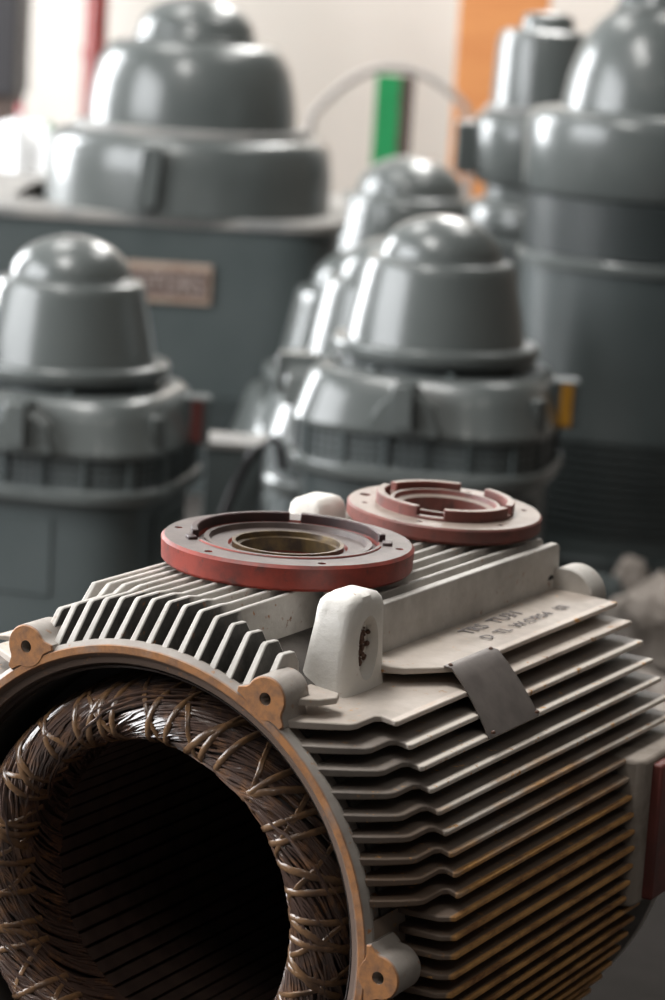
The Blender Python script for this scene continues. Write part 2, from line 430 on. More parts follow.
# bolt ears, front
def ear_mesh(rc, rad, hole, y0, y1, base_w, base_r, hole_depth):
    n = 40
    hull = []
    for i in range(n):
        a = 2 * PI * i / n
        d = Vector((math.cos(a), math.sin(a)))
        # outline: circle above, straight flanks to the base line
        best = rad
        if d.y < 0.15:
            lo, hi = rad, 0.12
            for _ in range(24):
                t = (lo + hi) / 2
                x, z = d.x * t, d.y * t
                frac = min(1, max(0, -z / (rc - base_r)))
                w = rad + (base_w - rad) * frac ** 1.6
                inside = abs(x) <= w + 1e-9 and z >= -(rc - base_r)
                lo, hi = (t, hi) if inside else (lo, t)
            best = lo
        hull.append(d * best)
    vs, fs = [], []
    def ringp(pts, y): vs.extend([(p[0], y, rc + p[1]) for p in pts])
    circ = [(math.cos(2 * PI * i / n) * hole, math.sin(2 * PI * i / n) * hole) for i in range(n)]
    ch = [(p.x * (1 - 0.0015 / p.length), p.y * (1 - 0.0015 / p.length)) for p in hull]
    ringp(circ, hole_depth); ringp(circ, y0); ringp(ch, y0); ringp([(p.x, p.y) for p in hull], y0 + 0.0018)
    ringp([(p.x, p.y) for p in hull], y1 - 0.006); ringp([(p.x * 0.8, p.y * 0.8) for p in hull], y1)
    for k in range(5):
        for i in range(n):
            j = (i + 1) % n; fs.append((k * n + i, k * n + j, (k + 1) * n + j, (k + 1) * n + i))
    fs.append(tuple(range(n))); fs.append(tuple(range(5 * n, 6 * n)))
    return vs, fs
vs, fs = ear_mesh(0.2645, 0.0210, 0.0060, -0.0006, 0.046, 0.036, 0.2505, 0.03)
ear0 = link('bolt_ear', vs, fs, M['flange'], stator, 35, loc=UPV)
ear0.rotation_euler = (0, R(30), 0)
for a in (-30, 90, -90, 150, -150): dup(ear0, stator, rot=(0, R(a), 0))
# unseen rear closure added to keep the bore dark, with rounded ears
b = MB().lathe([(0.0, 0.600), (0.262, 0.600), (0.268, 0.606), (0.268, 0.622), (0.255, 0.632), (0.12, 0.65), (0.0, 0.65)], 96, 'y')
shield = part(b, 'added_rear_closure', M['frame'])
vs, fs = ear_mesh(0.262, 0.033, 0.006, 0.598, 0.640, 0.05, 0.242, 0.62)
re0 = link('rear_bolt_ear', vs, fs, M['topfin'], stator, 35, loc=UPV)
re0.rotation_euler = (0, R(33), 0)
for a in (-33, 90, -90, 150, -150): dup(re0, stator, rot=(0, R(a), 0))
# pale rear apron, low on each side
for s in (1, -1):
    ap = MB().lathe([(0.246, 0.586), (0.293, 0.586), (0.293, 0.600), (0.246, 0.600)], 28, 'y', a0=R(-62), a1=R(-8), closed=True)
    o = part(ap, 'rear_apron', M['topfin'])
    if s < 0: o.scale = (-1, 1, 1)

for s_ in (1, -1):
    pd = part(MB().lathe([(0.249, 0.014), (0.2526, 0.014), (0.2526, 0.070), (0.249, 0.070)], 10, 'y', a0=R(-10.2), a1=R(10.2), closed=True), 'ear_pad', M['fin'])
    if s_ < 0: pd.scale = (-1, 1, 1)
# side fins (horizontal plates)
Z0, DZ, T = 0.20716, 0.018085, 0.0050
def rx(r, z): return math.sqrt(max(r * r - z * z, 1e-6))
def fin_poly(z, kind):
    xi = rx(0.246, z) if abs(z) < 0.2455 else 0.02
    xl, xo = rx(R_LOW, z), rx(R_FIN, z)
    if kind == 'boss' : L_ = 0.464
    elif kind == 'lowend': L_ = 0.505
    else: L_ = 0.594
    if abs(z) < 0.046:
        return [(xi, 0.060), (xi + 0.018, 0.056), (xo - 0.012, 0.058), (xo, 0.068), (xo, L_), (xi, L_)]
    xf = rx(0.2525, z) + 0.0015
    return [(xi, 0.012), (xf, 0.006), (xf + (xl - xf) * 0.5, 0.0225), (xl - 0.003, 0.039), (xl, 0.046), (xl, 0.078), (xl + 0.004, 0.083), (xo - 0.002, 0.0765), (xo, 0.080), (xo, L_), (xi, L_)]
def make_fin(z, poly, mat='fin_dirty_shaded'):
    t = T / 2
    jit = random.uniform(-0.0006, 0.0006)
    def fn(x, y, side):
        # slightly thicker at the root
        xo = rx(R_FIN, z); k = 1 + 0.5 * max(0, min(1, (xo - x) / 0.06))
        return (x, y, z + jit + (t * k if side else -t * k))
    return bevel(MB().prism(poly, fn).build('fin', M[mat], stator, 40, loc=UPV), 0.0012, 2)
ni = -1
fins = []
while True:
    z = Z0 - ni * DZ
    if z < -0.232: break
    kind = 'boss' if -0.058 < z < 0.10 else ('lowend' if z <= -0.058 else 'full')
    if ni == -1:
        # top plate: short front piece, pocket around the lug, long rear piece
        xi = 0.105
        xl, xo = rx(R_LOW, z), rx(R_FIN, z)
        f1 = make_fin(z, [(0.135, 0.030), (0.150, 0.022), (0.168, 0.034), (0.176, 0.052), (0.170, 0.066), (0.135, 0.074)], 'fin')
        f2 = make_fin(z, [(0.118, 0.182), (0.150, 0.176), (xo - 0.036, 0.186), (xo - 0.012, 0.214), (xo, 0.232), (xo, 0.594), (0.118, 0.602)], 'fin')
        fins += [f1, f2]
    else:
        fins.append(make_fin(z, fin_poly(z, kind), 'fin' if ni == 0 else 'fin_dirty_shaded'))
    ni += 1
for f in fins:
    dup(f, stator, scale=(-1, 1, 1))

# top fins (vertical plates)
def ztop(x): return 0.286 - 0.6 * x * x
def make_top(x, poly, th=0.0052, mat='topfin'):
    def fn(y, z, side):
        k = 1 + 0.5 * max(0, min(1, (0.285 - z) / 0.05))
        return (x + (th / 2 * k if side else -th / 2 * k), y, z)
    return bevel(MB().prism(poly, fn).build('top_fin', M[mat], stator, 40, loc=UPV), 0.0012, 2)
for k in range(15):
    x = (k - 7) * 0.0175
    zr = rx(0.246, x); zl = rx(R_LOW, x); zt = ztop(x); zf = rx(0.2535, x)
    front = [(0.012, zr), (0.006, zf), (0.036, zl - 0.002), (0.040, zl)]
    Lk = 0.612
    if k >= 11:
        make_top(x, front + [(0.058, zl - 0.001), (0.066, zl - 0.012), (0.070, zr)], mat='topfin_dark_sides' if k < 14 else 'topfin')
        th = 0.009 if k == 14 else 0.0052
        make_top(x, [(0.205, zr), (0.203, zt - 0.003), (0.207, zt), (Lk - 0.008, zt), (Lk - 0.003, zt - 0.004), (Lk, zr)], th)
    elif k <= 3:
        make_top(x, front + [(0.076, zl), (0.092, zt), (0.462, zt), (0.466, zr)], mat='topfin_dark_sides')
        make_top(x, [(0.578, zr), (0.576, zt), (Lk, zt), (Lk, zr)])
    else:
        make_top(x, front + [(0.072, zl), (0.086, zt), (Lk, zt), (Lk + 0.002, zr)], mat='topfin_dark_sides')
# dark disc for a small hole's shade, at the tall outer fin's end
b = MB().tube([(0.1262, 0.590, 0.236), (0.1285, 0.590, 0.236)], 0.0085, 20)
part(b, 'hole_shade_disc', M['holeblack'])

# lifting lugs
def make_lug(cx, cy, zb, zt, flip=1):
    n = 40; rows = []
    H = [(0.0, 1.30, 1.22), (0.06, 1.14, 1.10), (0.16, 1.04, 1.03), (0.35, 0.97, 0.97), (0.55, 0.90, 0.90), (0.74, 0.85, 0.84), (0.86, 0.81, 0.79), (0.93, 0.75, 0.73), (0.975, 0.64, 0.62), (1.0, 0.42, 0.40)]
    vs, fs = [], []
    hx, hy = 0.0265, 0.041
    for (t, sx, sy) in H:
        for i in range(n):
            a = 2 * PI * i / n
            k = (abs(math.cos(a)) ** 5 + abs(math.sin(a)) ** 5) ** (-0.2)
            p = Vector((math.cos(a) * k * hx * sx, math.sin(a) * k * hy * sy, zb + (zt - zb) * t))
            p *= 1 + 0.0
            d = noise.noise(Vector((p.x * 60, p.y * 60 + 5 * flip, p.z * 45))) * 0.0016
            p += Vector((math.cos(a), math.sin(a), 0.3)) * d
            p.x += (0.006) * (1 - t) * -1
            vs.append((cx + flip * p.x, cy + p.y, p.z))
    m = len(H)
    for j in range(m - 1):
        for i in range(n):
            i2 = (i + 1) % n; fs.append((j * n + i, j * n + i2, (j + 1) * n + i2, (j + 1) * n + i))
    fs.append(tuple(range(n))); fs.append(tuple(range((m - 1) * n, m * n)))
    o = link('lifting_lug', vs, fs, M['lug'], stator, 60, loc=UPV)
    # oval eye sunk into the outer face
    cv = []
    for sgn, xx in ((0, 0.009), (1, 0.05)):
        for i in range(28):
            a = 2 * PI * i / 28
            w = 0.0175 if xx < 0.02 else 0.0225
            h = 0.028 if xx < 0.02 else 0.037
            cv.append((cx + flip * xx, cy + math.cos(a) * w, (zb + zt) / 2 + 0.002 + math.sin(a) * h))
    cf = [tuple(range(28)), tuple(range(55, 27, -1))] + [(i, i + 28, (i + 1) % 28 + 28, (i + 1) % 28) for i in range(28)]
    c = link('cutter', cv, cf, M['lug'], stator, 0, loc=UPV)
    cut(o, [c])
    gb = MB()
    for i in range(48):
        a, q = random.uniform(0, 2 * PI), random.uniform(0.1, 0.95)
        gy, gz = math.cos(a) * 0.0125 * q + 0.005, math.sin(a) * 0.030 * q + 0.004
        rr = random.uniform(0.0009, 0.0032)
        gb.lathe([(0, -rr), (rr * 0.8, -rr * 0.5), (rr, 0), (rr * 0.7, rr * 0.6), (0, rr)], 7, c=(cx + flip * (0.0085 + random.uniform(0, 0.003)), cy + gy, (zb + zt) / 2 + gz))
    gb.build('caked_grease', M['rivet'], o, 60, kind='stuff')
    return o
make_lug(0.131, 0.1475, 0.196, 0.3035, 1)
make_lug(-0.128, 0.520, 0.196, 0.3035, -1)

# bent nameplate riveted over the fin tips
def make_plate():
    path = []
    zt = Z0 + DZ + T / 2 + 0.0012
    path.append((rx(R_FIN, Z0 + DZ) - 0.010, zt + 0.0006)); path.append((rx(R_FIN, Z0 + DZ) - 0.001, zt))
    for i in range(1, 9):
        z = 0.2245 - i * 0.0066
        path.append((rx(R_FIN + 0.0016, z) + 0.0008, z))
    vs, fs = [], []
    nn = len(path)
    for j, (x, z) in enumerate(path):
        t = j / (nn - 1)
        for y in (0.2160 - 0.011 * t, 0.3120 - 0.001 * t):
            vs.append((x, y, z)); vs.append((x - 0.0008, y, z - 0.0010))
    for j in range(nn - 1):
        a, b2 = j * 4, (j + 1) * 4
        fs += [(a, a + 2, b2 + 2, b2), (a + 1, b2 + 1, b2 + 3, a + 3), (a, b2, b2 + 1, a + 1), (a + 2, a + 3, b2 + 3, b2 + 2)]
    fs += [(0, 1, 3, 2), ((nn - 1) * 4, (nn - 1) * 4 + 2, (nn - 1) * 4 + 3, (nn - 1) * 4 + 1)]
    o = link('nameplate', vs, fs, M['plate'], stator, 40, loc=UPV)
    o['label'] = 'blank dull grey metal plate bent over the fins'
    for j in (0, nn - 1):
        x, z = path[j]; t = j / (nn - 1)
        for y in (0.2160 - 0.011 * t + 0.006, 0.3120 - 0.001 * t - 0.006):
            x2, z2 = (x + 0.004, z) if j == 0 else (x + 0.0004, z + 0.005)
            MB().lathe([(0.0024, -0.001), (0.0022, 0.0008), (0.0012, 0.0018), (0.0, 0.002)], 10, c=(x2, y, z2)).build('rivet', M['rivet'], o)
make_plate()
# faded writing on the top plate
def text_mesh(body, size, mat, parent, mw, ext=0.0002, name='lettering', align='LEFT', xs=1.0):
    cu = bpy.data.curves.new('lettering', 'FONT'); cu.body = body; cu.size = size; cu.extrude = ext; cu.resolution_u = 2; cu.align_x = align
    t = bpy.data.objects.new('tmp_text', cu); COL.objects.link(t)
    bpy.context.view_layer.update()
    me = bpy.data.meshes.new_from_object(t.evaluated_get(bpy.context.evaluated_depsgraph_get()))
    bpy.data.objects.remove(t)
    me.transform(Matrix.Diagonal((xs, 1, 1, 1)))
    me.materials.clear(); me.materials.append(mat)
    o = bpy.data.objects.new(name, me); COL.objects.link(o); o.parent = parent; o.matrix_local = mw
    return o
ztx = Z0 + DZ + T * 0.75 + 0.0003
def tx_mat(x, y):  # text runs along +Y, its top towards -X
    return Matrix(((0, -1, 0, x), (1, 0, 0, y), (0, 0, 1, ztx + BOT), (0, 0, 0, 1)))
text_mesh('TRS  TU31', 0.022, M['ink'], stator, tx_mat(0.158, 0.345), name='hand_lettering', xs=1.25)
text_mesh('D  TL  W.ORS4   ISI', 0.018, M['ink'], stator, tx_mat(0.182, 0.340), name='hand_lettering', xs=1.25)

# side boss with cover
b = MB().prism([(0.22, 0.456), (0.296, 0.456), (0.306, 0.459), (0.310, 0.466), (0.310, 0.70), (0.22, 0.70)], lambda x, y, s: (x, y, 0.102 if s else -0.056))
bevel(part(b, 'side_boss', M['boss'], smooth=40), 0.005, 3)
b = MB().box((0.314, 0.585, 0.022), (0.014, 0.21, 0.146))
bevel(part(b, 'boss_cover', M['cover'], smooth=40), 0.003, 2)

# stator core with teeth
b = MB().lathe([(0.160, 0.10), (0.226, 0.10), (0.226, 0.52), (0.160, 0.52)], 96, 'y', closed=True)
core = part(b, 'stator_core', M['bore'])
NT = 60
wt = 2 * PI * 0.155 / NT * 0.80
t0 = MB().prism([(-wt / 2, 0.1545), (wt / 2, 0.1545), (wt / 2, 0.1625), (-wt / 2, 0.1625)], lambda x, z, s: (x, 0.515 if s else 0.101, z)).build('core_tooth', M['tooth'], core, 40)
for i in range(1, NT): dup(t0, core, rot=(0, 2 * PI * i / NT, 0))

# end windings
WP = [(0.158, 0.104), (0.1585, 0.075), (0.1590, 0.050), (0.1600, 0.035), (0.1635, 0.025), (0.1710, 0.0195), (0.1810, 0.019), (0.1910, 0.0235), (0.1980, 0.034), (0.2020, 0.052), (0.2055, 0.076), (0.2080, 0.104)]
def wsurf(phi, s, off=0.0):
    t = max(0, min(1, s)) * (len(WP) - 1); i = min(int(t), len(WP) - 2); f = t - i
    r = WP[i][0] + (WP[i + 1][0] - WP[i][0]) * f; y = WP[i][1] + (WP[i + 1][1] - WP[i][1]) * f
    dr, dy = WP[i + 1][0] - WP[i][0], WP[i + 1][1] - WP[i][1]
    l = math.hypot(dr, dy); nr, ny = -(-dy) / l * -1, -dr / l      # outward normal
    nr, ny = dy / l, -dr / l
    # inner side points to the axis, crown to the front
    r += nr * off; y += ny * off
    return Vector((r * math.sin(phi), y, r * math.cos(phi)))
def make_winding(name):
    wb = MB().lathe(WP, 96, 'y')
    w = part(wb, name, M['windbase'])
    wires = MB()
    for k in range(NT):
        bias = random.uniform(0.0, 0.0030); skew = random.uniform(-0.03, 0.03)
        for q in range(7):
            p0 = 2 * PI * (k + q / 7.0 + random.uniform(-0.05, 0.05)) / NT
            span = R(random.uniform(70, 125)); pts = []
            ph = random.uniform(0, 6); o0 = bias + random.uniform(0.0002, 0.0026)
            n = 30
            for i in range(n + 1):
                t = i / n
                s = 0.5 - 0.5 * math.cos(PI * t)
                s = 0.15 + 0.7 * t + 0.15 * math.copysign(abs(2 * t - 1) ** 5, 2 * t - 1)
                off = o0 + 0.0008 * math.sin(ph + 9 * t)
                pts.append(wsurf(p0 + span * (t + 0.06 * math.sin(2 * PI * t)), 0.01 + 0.98 * s + skew * math.sin(PI * t), off))
            wires.tube(pts, random.uniform(0.0012, 0.0018), 5, caps=False)
    wires.build('winding_wires', M['wire'], w, 70, kind='stuff')
    return w
winding = make_winding('front_winding')
# lacing cord: flat tapes over the crown
def tape(s0, s1, dphi, width, name, off):
    n = 14; vs, fs = [], []
    for i in range(n + 1):
        t = i / n; s = s0 + (s1 - s0) * t; ph = dphi * (t - 0.5)
        p = wsurf(ph, s, off); p2 = wsurf(ph + dphi / n * 0.5, s + (s1 - s0) / n * 0.5, off)
        nrm = (wsurf(ph, s, off + 0.001) - p).normalized(); tg = (p2 - p).normalized(); sd = tg.cross(nrm).normalized() * (width / 2)
        for c in (p - sd, p - sd * 0.6 + nrm * 0.0014, p + sd * 0.6 + nrm * 0.0014, p + sd):
            vs.append(c)
    for i in range(n):
        a = i * 4
        for k in range(3): fs.append((a + k, a + k + 1, a + k + 5, a + k + 4))
        fs.append((a + 3, a, a + 4, a + 7))
    fs += [(0, 1, 2, 3), (n * 4 + 3, n * 4 + 2, n * 4 + 1, n * 4)]
    return link(name, vs, fs, M['cord'], winding, 50)
ta = tape(0.16, 0.92, R(5), 0.0066, 'lacing_cord', 0.0052)
tb = tape(0.18, 0.90, R(-20), 0.0056, 'lacing_cord', 0.0046)
tc_ = tape(0.22, 0.80, R(14), 0.0075, 'lacing_cord', 0.0050)
tc_.rotation_euler = (0, R(17), 0)
for a in (41, 66, 84, 97, 128, 170, 214, 250, 283, 306, 338): dup(tc_, winding, rot=(0, R(a), 0))
for i in range(1, 36): dup(ta, winding, rot=(0, 2 * PI * (i + random.uniform(-0.35, 0.35)) / 36, 0))
for i in range(1, 20): dup(tb, winding, rot=(0, 2 * PI * (i + random.uniform(-0.35, 0.35)) / 20, 0))

# ------------------------------------------------------------------ bench under the stator
def m2w(x, y, z): return O_M + Matrix.Rotation(PSI, 3, 'Z') @ Vector((x, y, z))
ctr = m2w(0.02, 0.30, 0)
bench = empty('steel_work_bench', (ctr.x, ctr.y, 0), PSI, 'dark steel bench carrying the cream finned stator', 'bench')
zt = O_M.z - BOT - 0.07
bevel(MB().box((0.20, 0.45, zt - 0.02), (1.4, 2.0, 0.04)).build('bench_top', M['steel'], bench, 40), 0.004)
lg = MB().box((-0.45, -0.5, (zt - 0.04) / 2), (0.06, 0.06, zt - 0.04)).build('leg', M['steel'], bench, 0)
for x, y in ((1.3, 0), (0, 1.9), (1.3, 1.9)): dup(lg, bench, loc=(x, y, 0))
for yy in (0.10, 0.48):
    c = m2w(0, yy, 0)
    t = empty('timber_chock', (c.x, c.y, zt), PSI, 'timber chock under the %s end of the cream stator' % ('open' if yy < 0.3 else 'rear'), 'timber')
    pts = [(-0.26, 0), (0.26, 0), (0.26, 0.09)] + [(0.3125 * math.sin(a), BOT + 0.07 - 0.3125 * math.cos(a)) for a in [R(38 - 76 * i / 16) for i in range(17)]] + [(-0.26, 0.09)]
    MB().prism(pts, lambda x, z, s: (x, 0.05 if s else -0.05, z)).build('saddle', M['wood'], t, 40)

# ------------------------------------------------------------------ red end rings on the stator
def arc_lip(name, r0, r1, z0, z1, a0, a1, mat, parent):
    n = max(4, int(abs(a1 - a0) / R(5)))
    return bevel(MB().lathe([(r0, z0), (r1, z0), (r1, z1), (r0, z1)], n, 'z', a0=a0, a1=a1, closed=True).build(name, mat, parent, 40), 0.001, 1)
def holes(o, spec, z0, z1):
    cs = []
    for (r, a, rad) in spec:
        c = MB().tube([(r * math.cos(a), r * math.sin(a), z0), (r * math.cos(a), r * math.sin(a), z1)], rad, 14).build('cutter', M['holeblack'], o.parent, 0)
        cs.append(c)
    return cut(o, cs)
zd = 0.2862
c1 = m2w(-0.0125, 0.267, zd)
d1 = empty('bearing_end_ring', c1, PSI, 'larger bright red cast bearing ring lying nearer, on top of the cream stator', 'machine part')
T1, RA = 0.0255, 0.1255
p = MB().lathe([(0.050, 0.0), (RA - 0.003, 0.0), (RA, 0.003), (RA + 0.001, T1 - 0.003), (RA - 0.002, T1), (0.0910, T1), (0.0895, T1 - 0.006), (0.060, T1 - 0.007), (0.058, T1 - 0.010), (0.050, T1 - 0.010)], 96, closed=True)
body = p.build('ring_body', M['disc1'], d1)
holes(body, [(0.1125, R(a), 0.0042) for a in (200, 258, 318, 20, 80, 140)], T1 - 0.014, T1 + 0.01)
# camera side of the ring lies towards -Y of its frame rotated; lip segments
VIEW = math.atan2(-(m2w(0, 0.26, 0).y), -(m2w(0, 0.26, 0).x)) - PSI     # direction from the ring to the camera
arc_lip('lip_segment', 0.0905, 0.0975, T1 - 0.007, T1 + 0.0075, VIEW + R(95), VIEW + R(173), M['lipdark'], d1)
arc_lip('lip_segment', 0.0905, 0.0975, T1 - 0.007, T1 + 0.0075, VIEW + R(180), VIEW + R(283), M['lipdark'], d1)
arc_lip('lip_segment', 0.0895, 0.0945, T1 - 0.007, T1 + 0.0015, VIEW - R(68), VIEW + R(80), M['disc1'], d1)
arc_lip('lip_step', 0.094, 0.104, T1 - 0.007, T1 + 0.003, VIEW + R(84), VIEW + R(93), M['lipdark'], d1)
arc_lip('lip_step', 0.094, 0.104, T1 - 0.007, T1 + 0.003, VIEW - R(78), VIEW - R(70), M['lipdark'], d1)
MB().lathe([(0.084, T1 - 0.0075), (0.084, T1 - 0.0012), (0.079, T1 - 0.0008), (0.077, T1 - 0.0075)], 72, closed=True).build('inner_collar', M['collar'], d1)
MB().lathe([(0.049, 0.002), (0.056, 0.002), (0.056, T1 - 0.004), (0.0525, T1 - 0.004), (0.0515, T1 - 0.009), (0.049, T1 - 0.010)], 72, closed=True).build('bearing_seat', M['seat'], d1)

c2 = m2w(0.0085, 0.560, zd + 0.0020)
d2 = empty('bearing_end_ring', c2, PSI, 'smaller dusty dull red bearing ring lying farther back on the stator fins', 'machine part')
d2.rotation_euler = (R(0.5), R(2.2), PSI)
T2, RB = 0.0180, 0.1065
p = MB().lathe([(0.050, 0.0), (RB - 0.004, 0.0), (RB, 0.004), (RB, T2 - 0.002), (RB - 0.002, T2), (0.072, T2), (0.070, T2 - 0.003), (0.050, T2 - 0.004)], 96, closed=True)
body = p.build('ring_body', M['disc2'], d2)
holes(body, [(0.089, VIEW + R(a), 0.0034) for a in (-20, 40, 100, 160, 220, 280)] + [(0.090, VIEW + R(a), 0.0062) for a in (-106, 65 + 80)], T2 - 0.010, T2 + 0.01)
for a0, a1 in ((-62, 4), (26, 118), (128, 196), (222, 290)):
    arc_lip('lip_segment', 0.0665, 0.0755, T2 - 0.004, T2 + 0.0125, VIEW + R(-a1), VIEW + R(-a0), M['disc2'], d2)
arc_lip('lip_base', 0.0665, 0.0755, T2 - 0.004, T2 + 0.003, 0, 2 * PI - 0.001, M['disc2'], d2)
MB().lathe([(0.048, 0.003), (0.060, 0.003), (0.060, T2 + 0.006), (0.056, T2 + 0.006), (0.054, T2 + 0.001), (0.048, T2 - 0.001)], 72, closed=True).build('inner_collar', M['disc2'], d2)

# ------------------------------------------------------------------ vertical motors in the background
def rz_of(u, v, D): return ray_at(u, v, D)
def dome_profile(r, h, h0, n=8):
    """quarter ellipse from the rim (r, h0) to the apex (0, h0 + h)"""
    return [(r * math.cos(i * PI / 2 / n), h0 + h * math.sin(i * PI / 2 / n)) for i in range(n + 1)]
def vertical_motor(u, vtop, D, scale, label, rot=0.0, brackets=True, lower_mat='grey2', slim=1.0, pallet=0.0, sidebox=None, detail=True):
    """hollow-shaft pump motor; profile in photo pixels at this distance"""
    top = ray_at(u, vtop, D)
    s = D / FPX * scale * 1.012
    base = pallet
    root = empty('vertical_pump_motor', (top.x, top.y, base), rot, label, 'motor', 'grey vertical pump motors')
    zt_ = top.z - base
    def Y(px): return zt_ - px * s
    def P(pr): return [(r * s, Y(h)) for r, h in pr]
    # cap
    cp = MB().lathe([(0.0, Y(0))] + [(60 * s * math.sin(i * PI / 2 / 9), Y(40 - 40 * math.cos(i * PI / 2 / 9))) for i in range(1, 10)] + P([(62, 41), (62, 44)]), 64)
    cp.build('dome_cap', M['grey'], root, 40)
    MB().lathe(P([(58, 43), (71, 43.5), (74, 46), (76, 55), (80, 75), (85, 98), (89, 122), (90, 127)]), 64).build('dome', M['grey'], root, 40)
    bevel(MB().lathe(P([(60, 124), (101, 123), (104, 126), (104, 135), (101, 138), (60, 138)]), 64).build('dome_flange', M['grey'], root, 35), 0.003, 2)
    MB().lathe(P([(94, 137), (94, 150)]), 48).build('neck', M['greyd'], root)
    def P(pr): return [(r * s * slim, Y(h)) for r, h in pr]
    hood = MB().lathe(P([(60, 148), (106, 148), (110, 150), (115, 155), (120, 170), (126, 190), (129, 198), (128, 203), (100, 204)]), 96, sup=3.6)
    hood.build('hood', M['grey'], root, 32)
    MB().lathe(P([(124, 202), (124, 236)]), 96, sup=3.4).build('air_screen', M['screen'], root)
    if detail:
        rib = None
        for i in range(20):
            a = 2 * PI * (i + 0.5) / 20; k = (abs(math.cos(a)) ** 3.4 + abs(math.sin(a)) ** 3.4) ** (-1 / 3.4)
            mb = MB().box((0, 0, Y(219)), (5 * s, 5 * s, 34 * s)) if rib is None else None
            if rib is None: rib = mb.build('screen_rib', M['grey2'], root, 0); o = rib
            else: o = dup(rib, root)
            o.location = (125 * s * k * math.cos(a), 125 * s * k * math.sin(a), 0); o.rotation_euler = (0, 0, a)
    bevel(MB().lathe(P([(110, 234), (130, 234), (132, 238), (131, 247), (128, 250), (110, 250)]), 96, sup=3.4).build('screen_rim', M['grey'], root, 35), 0.002, 1)
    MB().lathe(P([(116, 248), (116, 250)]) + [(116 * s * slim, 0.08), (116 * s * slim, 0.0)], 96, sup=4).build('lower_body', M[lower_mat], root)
    if detail:
        for sgn in (0, 1, 2, 3):
            a = sgn * PI / 2 - PI / 2
            d = bevel(MB().box((116 * s, -15 * s, 0), (4 * s, 90 * s, 80 * s)).build('access_panel', M['grey2'], root, 0), 0.003, 1)
            d.rotation_euler = (0, 0, a); d.location = (0, 0, Y(305))
        MB().lathe([(130 * s, 0.0), (136 * s, 0.012), (136 * s, 0.045), (118 * s, 0.05)], 64).build('base_flange', M['grey2'], root)
    if brackets:
        for i in range(4):
            a = i * PI / 2 - PI / 2
            if sidebox and i == 1: continue
            mb = MB()
            poly = [(-36, 199), (-26, 172), (-10, 160), (10, 160), (26, 172), (36, 199)]
            mb.prism(poly, lambda x, h, sd: (x * s, (112 if sd == 0 else 144) * s, Y(h)))
            br = mb.build('lifting_bracket', M['grey'], root, 30); bevel(br, 0.003, 1)
            br.rotation_euler = (0, 0, a - PI / 2)
            mb = MB().prism([(-9, 150), (10, 149), (11, 160), (9, 190), (-11, 192)], lambda x, h, sd: (x * s, (118 if sd == 0 else 158) * s, Y(h)))
            hk = mb.build('bracket_hook', M['grey'], br, 30); bevel(hk, 0.003, 1)
        # bolts on the neck shelf
        for i in range(8):
            a = i * PI / 4 + 0.35
            MB().lathe(P([(4, 150), (4, 143), (0, 142)]), 6, c=(101 * s * math.cos(a), 101 * s * math.sin(a), 0)).build('bolt', M['grey2'], root)
    if sidebox:
        a = R(sidebox[0])
        lt = bevel(MB().box((133 * s, 0, Y(180)), (22 * s, 17 * s, 34 * s)).build('cover_latch', M['grey'], root, 0), 0.003, 1); lt.rotation_euler = (0, 0, R(-32))
        bx = bevel(MB().box((134 * s, 0, Y(180)), (26 * s, 34 * s, 48 * s)).build('side_box', M['grey2'], root, 0), 0.003, 1); bx.rotation_euler = (0, 0, a)
        lb = MB().box((133 * s, -17.8 * s, Y(180)), (12 * s, 2 * s, 42 * s)).build('label_sticker', M[sidebox[1]], bx, 0)
    return root

vertical_motor(73, 235, 5.5, 0.985, 'grey dome-topped pump motor on the left, in front of the huge motor', R(-12), sidebox=(16, 'redlabel'))
vertical_motor(444, 215, 5.5, 1.0, 'grey dome-topped pump motor with yellow label, directly behind the red rings', R(-12), pallet=0.10, sidebox=(14, 'yellow'))
vertical_motor(402, 236, 6.35, 0.99, 'grey pump motor half hidden just behind the yellow-labelled pump motor', R(5), brackets=False, detail=False)
vertical_motor(374, 247, 7.2, 0.99, 'grey pump motor mostly hidden, leftmost in the middle row', R(8), brackets=False, detail=False)
vertical_motor(413, 156, 9.3, 0.885 * 0.99, 'small distant grey dome motor rising above the middle row', R(0), brackets=False, detail=False, slim=0.62)
# skid below the middle motor
pm = ray_at(444, 215, 5.5)
sk = empty('timber_skid', (pm.x, pm.y, 0), R(3), 'low timber skid under the yellow-labelled pump motor', 'pallet')
for i in range(5): MB().box((-0.28 + 0.14 * i, 0, 0.085), (0.12, 0.66, 0.03)).build('plank', M['wood'], sk, 0)
for y in (-0.27, 0, 0.27): MB().box((0, y, 0.035), (0.68, 0.09, 0.07)).build('runner', M['wood'], sk, 0)

